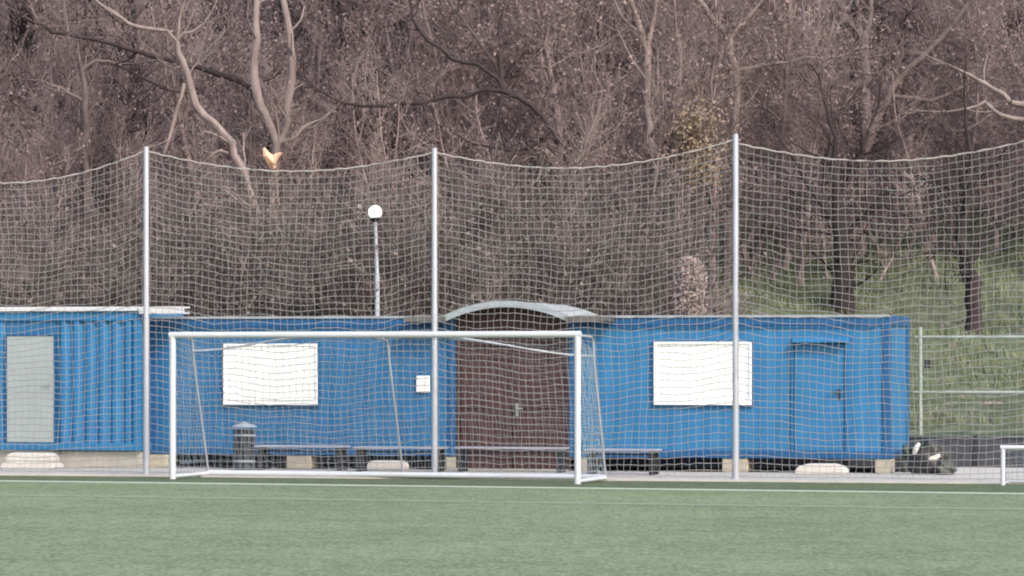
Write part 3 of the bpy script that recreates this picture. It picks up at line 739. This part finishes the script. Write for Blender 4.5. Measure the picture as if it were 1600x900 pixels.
traced_tree('bare_tree', 'pale crooked trunk leaning left above the left half of the net, forked near the top', 88,
    [[(425, 480, 13), (412, 400, 13), (400, 330, 13), (380, 265, 12), (345, 205, 12), (318, 180, 12), (300, 145, 12), (285, 95, 11), (277, 65, 8)],
     [(288, 130, 7), (278, 165, 6), (265, 215, 5), (256, 240, 4)], [(277, 65, 6), (262, 48, 6), (215, 42, 6), (190, 28, 5), (165, 12, 5)], [(278, 62, 5), (300, 50, 4), (330, 20, 4)],
     [(375, 245, 5), (345, 235, 5), (325, 248, 4)]], 'bark_light', 1, 5, 2, 1.3)
traced_tree('bare_tree', 'dark twisting limb sweeping across the upper left, dropping towards the net', 92,
    [[(400, 480, 12), (418, 300, 11), (415, 180, 10), (395, 140, 9), (370, 125, 9), (310, 105, 8), (260, 92, 7), (215, 80, 7), (150, 62, 6), (80, 50, 6), (55, 35, 6), (38, 10, 5)],
     [(215, 80, 5), (180, 100, 4), (240, 130, 4)]], 'bark_dark', 2, 7, 2, 1.3)
B = traced_tree('broken_tree', 'tree with a bright orange split stub, its pale trunks rising above the net', 90,
    [[(432, 490, 14), (428, 380, 14), (427, 300, 14), (432, 225, 13), (415, 180, 13), (400, 140, 13), (397, 90, 13), (400, 40, 11), (403, -20, 10)],
     [(434, 225, 12), (448, 190, 11), (456, 120, 11), (452, 50, 11), (440, -10, 10)], [(440, 222, 8), (465, 210, 7), (487, 192, 6)]], 'bark_light', 3, 6, 2, 1.4)
o3 = B.location
def PW(px, py, D): return Vector((X_at(px, D), D, Z_at(py, D)))-o3
MB().tube([PW(426, 262, 89.7), PW(424, 250, 89.6), PW(416, 242, 89.5), PW(412, 231, 89.5)], [.10, .15, .10, .03], 7).tube([PW(426, 252, 89.6), PW(432, 244, 89.55), PW(440, 239, 89.5)], [.12, .08, .03], 7).obj('split_stub', M['fresh_wood'], B)
traced_tree('bare_tree', 'thick dark trunk at the top, left of centre, above the lamp', 104,
    [[(560, 480, 24), (556, 300, 22), (548, 180, 20), (545, 90, 24), (540, 40, 24), (535, -30, 20)], [(552, 95, 8), (580, 60, 7), (600, 30, 6), (612, 5, 5)], [(552, 240, 8), (590, 245, 7), (560, 215, 6)]], 'bark_dark', 4, 8, 2, 1.6)
traced_tree('bare_tree', 'leafless tree with a long nearly level dark limb over the middle of the net', 90,
    [[(905, 480, 12), (890, 330, 11), (885, 230, 10), (860, 200, 9), (830, 165, 9), (785, 142, 8), (700, 150, 7), (660, 162, 7), (600, 165, 6), (535, 160, 5)],
     [(785, 140, 7), (770, 118, 6), (745, 100, 6), (705, 92, 5), (670, 65, 5), (645, 30, 5), (640, 0, 4)], [(860, 205, 7), (825, 232, 7), (805, 236, 6), (740, 225, 4)]], 'bark_dark', 5, 9, 2, 1.5)
traced_tree('bare_tree', 'pale trunk right of centre rising straight behind the dip of the net', 93,
    [[(1040, 480, 14), (1042, 330, 13), (1030, 250, 13), (1012, 215, 12), (1012, 150, 12), (1012, 80, 12), (1000, 45, 10), (985, 0, 9), (980, -30, 8)],
     [(1012, 80, 8), (1022, 30, 7), (1035, -20, 6)], [(1040, 250, 6), (1062, 215, 6), (1085, 190, 5)], [(1000, 50, 5), (975, 30, 5), (955, -10, 4)]], 'bark_light', 6, 11, 2, 1.7, True, 'rose_leaf')
traced_tree('bare_tree', 'pale trunk standing just above the tip of the right white post', 95,
    [[(1135, 480, 14), (1140, 330, 13), (1146, 230, 12), (1150, 170, 12), (1150, 110, 13), (1140, 60, 11), (1110, 25, 9), (1080, -10, 8)],
     [(1150, 110, 7), (1190, 102, 6), (1230, 98, 5), (1290, 90, 4)], [(1142, 60, 6), (1132, 90, 5), (1125, 40, 5)], [(1140, 60, 7), (1175, 20, 6), (1200, -10, 6)]], 'bark_light', 7, 10, 2, 1.6, True, 'rose_leaf')
traced_tree('bare_tree', 'thick dark trunk on the green slope behind the right of the net', 90,
    [[(1316, 492, 38), (1318, 430, 34), (1314, 370, 27), (1308, 310, 18), (1302, 260, 11), (1306, 215, 7), (1292, 170, 5)],
     [(1315, 360, 10), (1270, 300, 8), (1235, 240, 6)], [(1318, 370, 9), (1360, 330, 7), (1400, 310, 5)], [(1308, 300, 9), (1335, 262, 7), (1350, 225, 5)]], 'bark_dark', 8, 12, 2, 1.6)
traced_tree('bare_tree', 'pale straight trunk above the net midway between right post and right edge', 99,
    [[(1345, 440, 16), (1348, 330, 16), (1352, 240, 16), (1354, 170, 15), (1352, 100, 13), (1353, 60, 10), (1362, 20, 8), (1366, -20, 7)],
     [(1352, 100, 7), (1344, 40, 6), (1338, -10, 5)]], 'bark_light', 14, 6, 2, 1.4)
traced_tree('bare_tree', 'tree leaning right with a long slanting limb to the upper right', 96,
    [[(1330, 470, 15), (1340, 330, 14), (1352, 240, 13), (1368, 190, 12), (1395, 135, 10), (1440, 90, 9), (1475, 55, 8), (1503, 20, 7), (1530, -20, 6)],
     [(1400, 130, 6), (1405, 118, 6), (1385, 100, 5), (1370, 115, 4)], [(1395, 150, 6), (1455, 158, 6), (1500, 138, 5), (1530, 125, 5)], [(1372, 200, 6), (1410, 178, 5), (1440, 168, 4)]], 'bark', 9, 8, 2, 1.4)
traced_tree('bare_tree', 'dark trunk at the right on the green slope, above the railing', 86,
    [[(1520, 515, 26), (1518, 470, 26), (1512, 420, 22), (1500, 370, 18), (1512, 310, 12), (1520, 250, 8), (1508, 190, 5)],
     [(1508, 400, 9), (1480, 385, 7), (1450, 395, 5)], [(1512, 420, 8), (1560, 350, 8), (1600, 300, 6)]], 'bark_dark', 10, 12, 2, 1.6)
traced_tree('bare_tree', 'tree with pale zigzag limbs reaching in from the right edge', 88,
    [[(1680, 480, 14), (1670, 300, 13), (1640, 200, 12), (1610, 165, 10), (1580, 160, 8), (1550, 138, 7), (1528, 125, 6), (1505, 112, 4)],
     [(1610, 188, 8), (1565, 180, 6), (1545, 165, 6), (1540, 158, 5), (1510, 170, 4)]], 'bark_light', 11, 6, 2, 1.2)
traced_tree('bare_tree', 'small upright tree at the far left with a dark forked stem', 94,
    [[(140, 480, 11), (136, 330, 11), (135, 220, 11), (134, 150, 11), (128, 110, 8), (150, 95, 6), (185, 100, 5)], [(133, 160, 7), (105, 145, 6), (85, 135, 5), (50, 125, 4)], [(136, 230, 5), (110, 240, 5), (98, 252, 4)]], 'bark', 12, 9, 2, 1.4)
traced_tree('bare_tree', 'thin twiggy tree in the upper middle with pale last leaves', 98,
    [[(800, 480, 10), (795, 330, 10), (790, 200, 9), (782, 100, 9), (790, 0, 8)], [(788, 150, 6), (840, 80, 5), (870, 10, 5)], [(782, 120, 6), (745, 60, 5), (700, 0, 4)]], 'bark', 13, 16, 2, 1.9, True, 'rose_leaf')

# the wood behind: one mass
def proto(seed, hgt, n_main, depth=3, lean=.15):
    rr = random.Random(seed); S = []; L = []
    p = Vector((0, 0, -.3)); d = Vector((rr.gauss(0, lean), rr.gauss(0, lean), 1)).normalized(); r = hgt*.011
    n = 14; stp = hgt/n
    for i in range(n):
        d = (d+Vector((rr.gauss(0, .10), rr.gauss(0, .10), .12))).normalized(); q = p+d*stp; r2 = r*.9
        S.append((*p, *q, r, r2))
        if i >= 1:
            for _ in range(n_main):
                grow(rr, S, L, q, rand_dir(rr, d, rr.uniform(.5, 1.2)), hgt*.22*rr.uniform(.5, 1.2), r2*.5, depth-1)
        p, r = q, r2
    return np.array(S), np.array(L)
def place(protos, spots, jit_seed):
    rr = random.Random(jit_seed); AS, AL = [], []
    for (X, Y, sc) in spots:
        S, L = protos[rr.randrange(len(protos))]; a_ = rr.uniform(0, 6.28); c_, s_ = math.cos(a_), math.sin(a_)
        Rm = np.array([[c_, s_, 0], [-s_, c_, 0], [0, 0, 1.]])*sc; of = np.array([X, Y, hz(X, Y)])
        T = S.copy(); T[:, :3] = S[:, :3]@Rm+of; T[:, 3:6] = S[:, 3:6]@Rm+of; T[:, 6:8] *= sc
        AS.append(T); AL.append(L@Rm+of)
    return np.vstack(AS), np.vstack(AL)
rr = random.Random(77)
PT = [proto(100+i, 8.0, 3, 3) for i in range(6)]
spots = []
for i in range(205):
    Y = 92+rr.random()**1.0*52; hw = (Y/FPX*800)*1.25; spots.append((rr.uniform(-hw, hw) if i < 160 else rr.choice((-1, 1))*rr.uniform(hw, hw*1.8), Y, rr.uniform(.6, 1.15)))
S, L = place(PT, spots, 5)
print('wood segs', len(S), 'leaves', len(L))
V_, F_ = segs_mesh(S); LV, LF = leaf_mesh(L, .045, 9)
o = np_mesh('woodland', np.vstack([V_, LV]), np.vstack([F_, LF+len(V_)]), None, None, [M['twig'], M['leaf']], np.concatenate([np.zeros(len(F_)), np.ones(len(LF))]))
tag(o, 'dense brown mass of leafless woodland covering the hillside behind', 'woodland', kind='stuff')
# dark heavier trees among the mass
PD = [proto(400+i, 11.0, 2, 2, .3) for i in range(5)]
spots = [(rr.uniform(-16, 17), rr.uniform(96, 116), rr.uniform(.8, 1.25)) for _ in range(34)]
S, L = place(PD, spots, 14); S[:, 6:8] *= 1.5
V_, F_ = segs_mesh(S, 5)
o = np_mesh('dark_woodland', V_, F_, M['bark_dark']); tag(o, 'dark heavy trunks and limbs tangled through the wood', 'woodland', kind='stuff')
# paler standing trees among the mass
PP = [proto(300+i, 10.0, 2, 2, .3) for i in range(6)]
spots = []
for i in range(120):
    Y = 97+rr.random()*30; X = rr.uniform(-17, 19) if i % 3 else rr.gauss(4, 3.5)
    spots.append((X, Y, rr.uniform(.8, 1.3)))
for i in range(46): spots.append((rr.uniform(-14, 4.2), 88+rr.random()*8, rr.uniform(.35, .62)))
for i in range(9): spots.append((rr.uniform(5.5, 15), 92+rr.random()*12, rr.uniform(.35, .6)))
S, L = place(PP, spots, 8); S[:, 6:8] *= 1.15
V_, F_ = segs_mesh(S, 4); LV, LF = leaf_mesh(L, .034, 11)
o = np_mesh('pale_woodland', np.vstack([V_, LV]), np.vstack([F_, LF+len(V_)]), None, None, [M['pale_twig'], M['leaf']], np.concatenate([np.zeros(len(F_)), np.ones(len(LF))]))
tag(o, 'paler pinkish tangle of thin leafless trees in the middle of the wood', 'woodland', kind='stuff')
# rough grass and fallen leaves on the green bank
g_ = np.random.default_rng(31); P = []
while len(P) < 26000:
    Y = g_.uniform(71, 108); X = g_.uniform(4.8, 17)
    if YARD.st(X, Y)[1] < 4.6 or (X < 6.5 and g_.random() > (X-4.8)/1.7): continue
    P.append((X, Y, hz(X, Y)+g_.uniform(0, .07)))
P = np.array(P); cl = np.sin(P[:, 0]*1.3+P[:, 1]*.4)+np.sin(P[:, 0]*.5-P[:, 1]*.8+2)
P1 = P[(cl+g_.normal(0, .6, len(P))) > -.1]; n_ = len(P1)
a_ = np.stack([g_.normal(0, .05, n_), g_.normal(0, .03, n_), g_.uniform(.07, .22, n_)], 1); b_ = np.stack([g_.uniform(.012, .03, n_), g_.normal(0, .01, n_), np.zeros(n_)], 1)
GV = np.stack([P1-b_, P1+b_, P1+a_+b_*.2, P1+a_-b_*.2], 1).reshape(-1, 3); GF = np.arange(n_*4).reshape(-1, 4)
LV, LF = leaf_mesh(P[:2500]+np.array([0, 0, .03]), .05, 12)
o = np_mesh('bank_grass', np.vstack([GV, LV]), np.vstack([GF, LF+len(GV)]), None, None, [M['bank_grass'], M['leaf']], np.concatenate([np.zeros(n_), np.ones(len(LF))]))
tag(o, 'rough yellow-green grass with fallen leaves on the bank at the right', 'grass', kind='stuff')
# undergrowth on the lower slope
def bush_proto(seed, hgt, n):
    rr = random.Random(seed); S = []; L = []
    for _ in range(n):
        grow(rr, S, L, Vector((rr.gauss(0, .25), rr.gauss(0, .25), -.05)), rand_dir(rr, Vector((0, 0, 1)), rr.uniform(0, .6)), hgt*rr.uniform(.5, 1), .014, 2)
    return np.array(S), np.array(L)
PB = [bush_proto(200+i, 1.5, 8) for i in range(5)]
spots = []
for i in range(300):
    Y = 76+rr.random()*38; hw = (Y/FPX*800)*1.2; X = rr.uniform(-hw, hw)
    if X > 4.9 and Y < 107: continue
    spots.append((X, Y, rr.uniform(.6, 1.4)))
for i in range(150):                     # taller saplings on the lower slope
    Y = 78+rr.random()*9; hw = (Y/FPX*800)*1.2; X = rr.uniform(-hw, hw)
    if X > 4.4: continue
    spots.append((X, Y, rr.uniform(1.4, 2.4)))
S, L = place(PB, spots, 6)
print('brush segs', len(S), 'leaves', len(L))
V_, F_ = segs_mesh(S); LV, LF = leaf_mesh(L, .05, 10)
o = np_mesh('undergrowth', np.vstack([V_, LV]), np.vstack([F_, LF+len(V_)]), None, None, [M['brush'], M['brush_leaf']], np.concatenate([np.zeros(len(F_)), np.ones(len(LF))]))
tag(o, 'tangled brown undergrowth on the slope behind the net', 'undergrowth', kind='stuff')

def leaf_bush(name, label, px, py0, px1, py1, D, lm, seed, n=900, size=.07, depth=.5, full=False):
    """a shrub whose crown fills the given pixel box at distance D"""
    rr = random.Random(seed); X0, X1 = X_at(px, D), X_at(px1, D); zt, zbm = Z_at(py0, D), Z_at(py1, D)
    cx = (X0+X1)/2; zg = hz(cx, D); t = thing(name, label, 'bush', None, cx, D, zg)
    w_ = (X1-X0)/2; P = []
    lob = [(rr.uniform(-.6, .6)*w_, rr.uniform(-depth, depth)*w_, rr.uniform(.2, .85)) for _ in range(9)]
    for _ in range(n):
        lx, ly, lf = rr.choice(lob); rad = w_*(rr.uniform(.1, .75) if full else rr.uniform(.2, .45))
        if full: lx = lx*.5; lf = min(.85, max(.1, rr.gauss(lf, .15)))
        v = Vector((rr.gauss(0, 1), rr.gauss(0, 1), rr.gauss(0, 1))).normalized()*rad
        z = (zbm-zg)+(zt-zbm)*lf+v.z
        P.append((max(-w_*1.05, min(w_*1.05, lx*(1.2-.6*lf)+v.x)), ly+v.y, max(.05, z)))
    LV, LF = leaf_mesh(P, size, seed); np_mesh('crown', LV, LF, M[lm], t)
    S = []; Lx = []
    for lx, ly, lf in lob:
        S.append((0, 0, -.1, lx*.5, ly*.5, (zbm-zg)*.6+.2, .04, .025)); S.append((lx*.5, ly*.5, (zbm-zg)*.6+.2, lx, ly, (zbm-zg)+(zt-zbm)*lf, .025, .01))
    V_, F_ = segs_mesh(np.array(S)); np_mesh('stem', V_, F_, M['bark'], t)
    return t
leaf_bush('yellow_bush', 'yellowish ivy-like bush just left of the tip of the right white post', 1030, 160, 1142, 285, 92, 'yellow_leaf', 1, 3000, .045, .5, True)
leaf_bush('pale_bush', 'pale pinkish bush directly above the roof between canopy and right post', 1050, 400, 1108, 500, 77, 'pink_leaf', 2, 6500, .035, .5, True)
leaf_bush('green_bush', 'dull green bush behind the net around the middle white post', 640, 395, 745, 495, 84, 'green_leaf', 3, 700, .05)
leaf_bush('dry_plant', 'small dry plant with pale leaves on the grass behind the railing', 1522, 632, 1572, 672, 74, 'pink_leaf', 4, 60, .035)
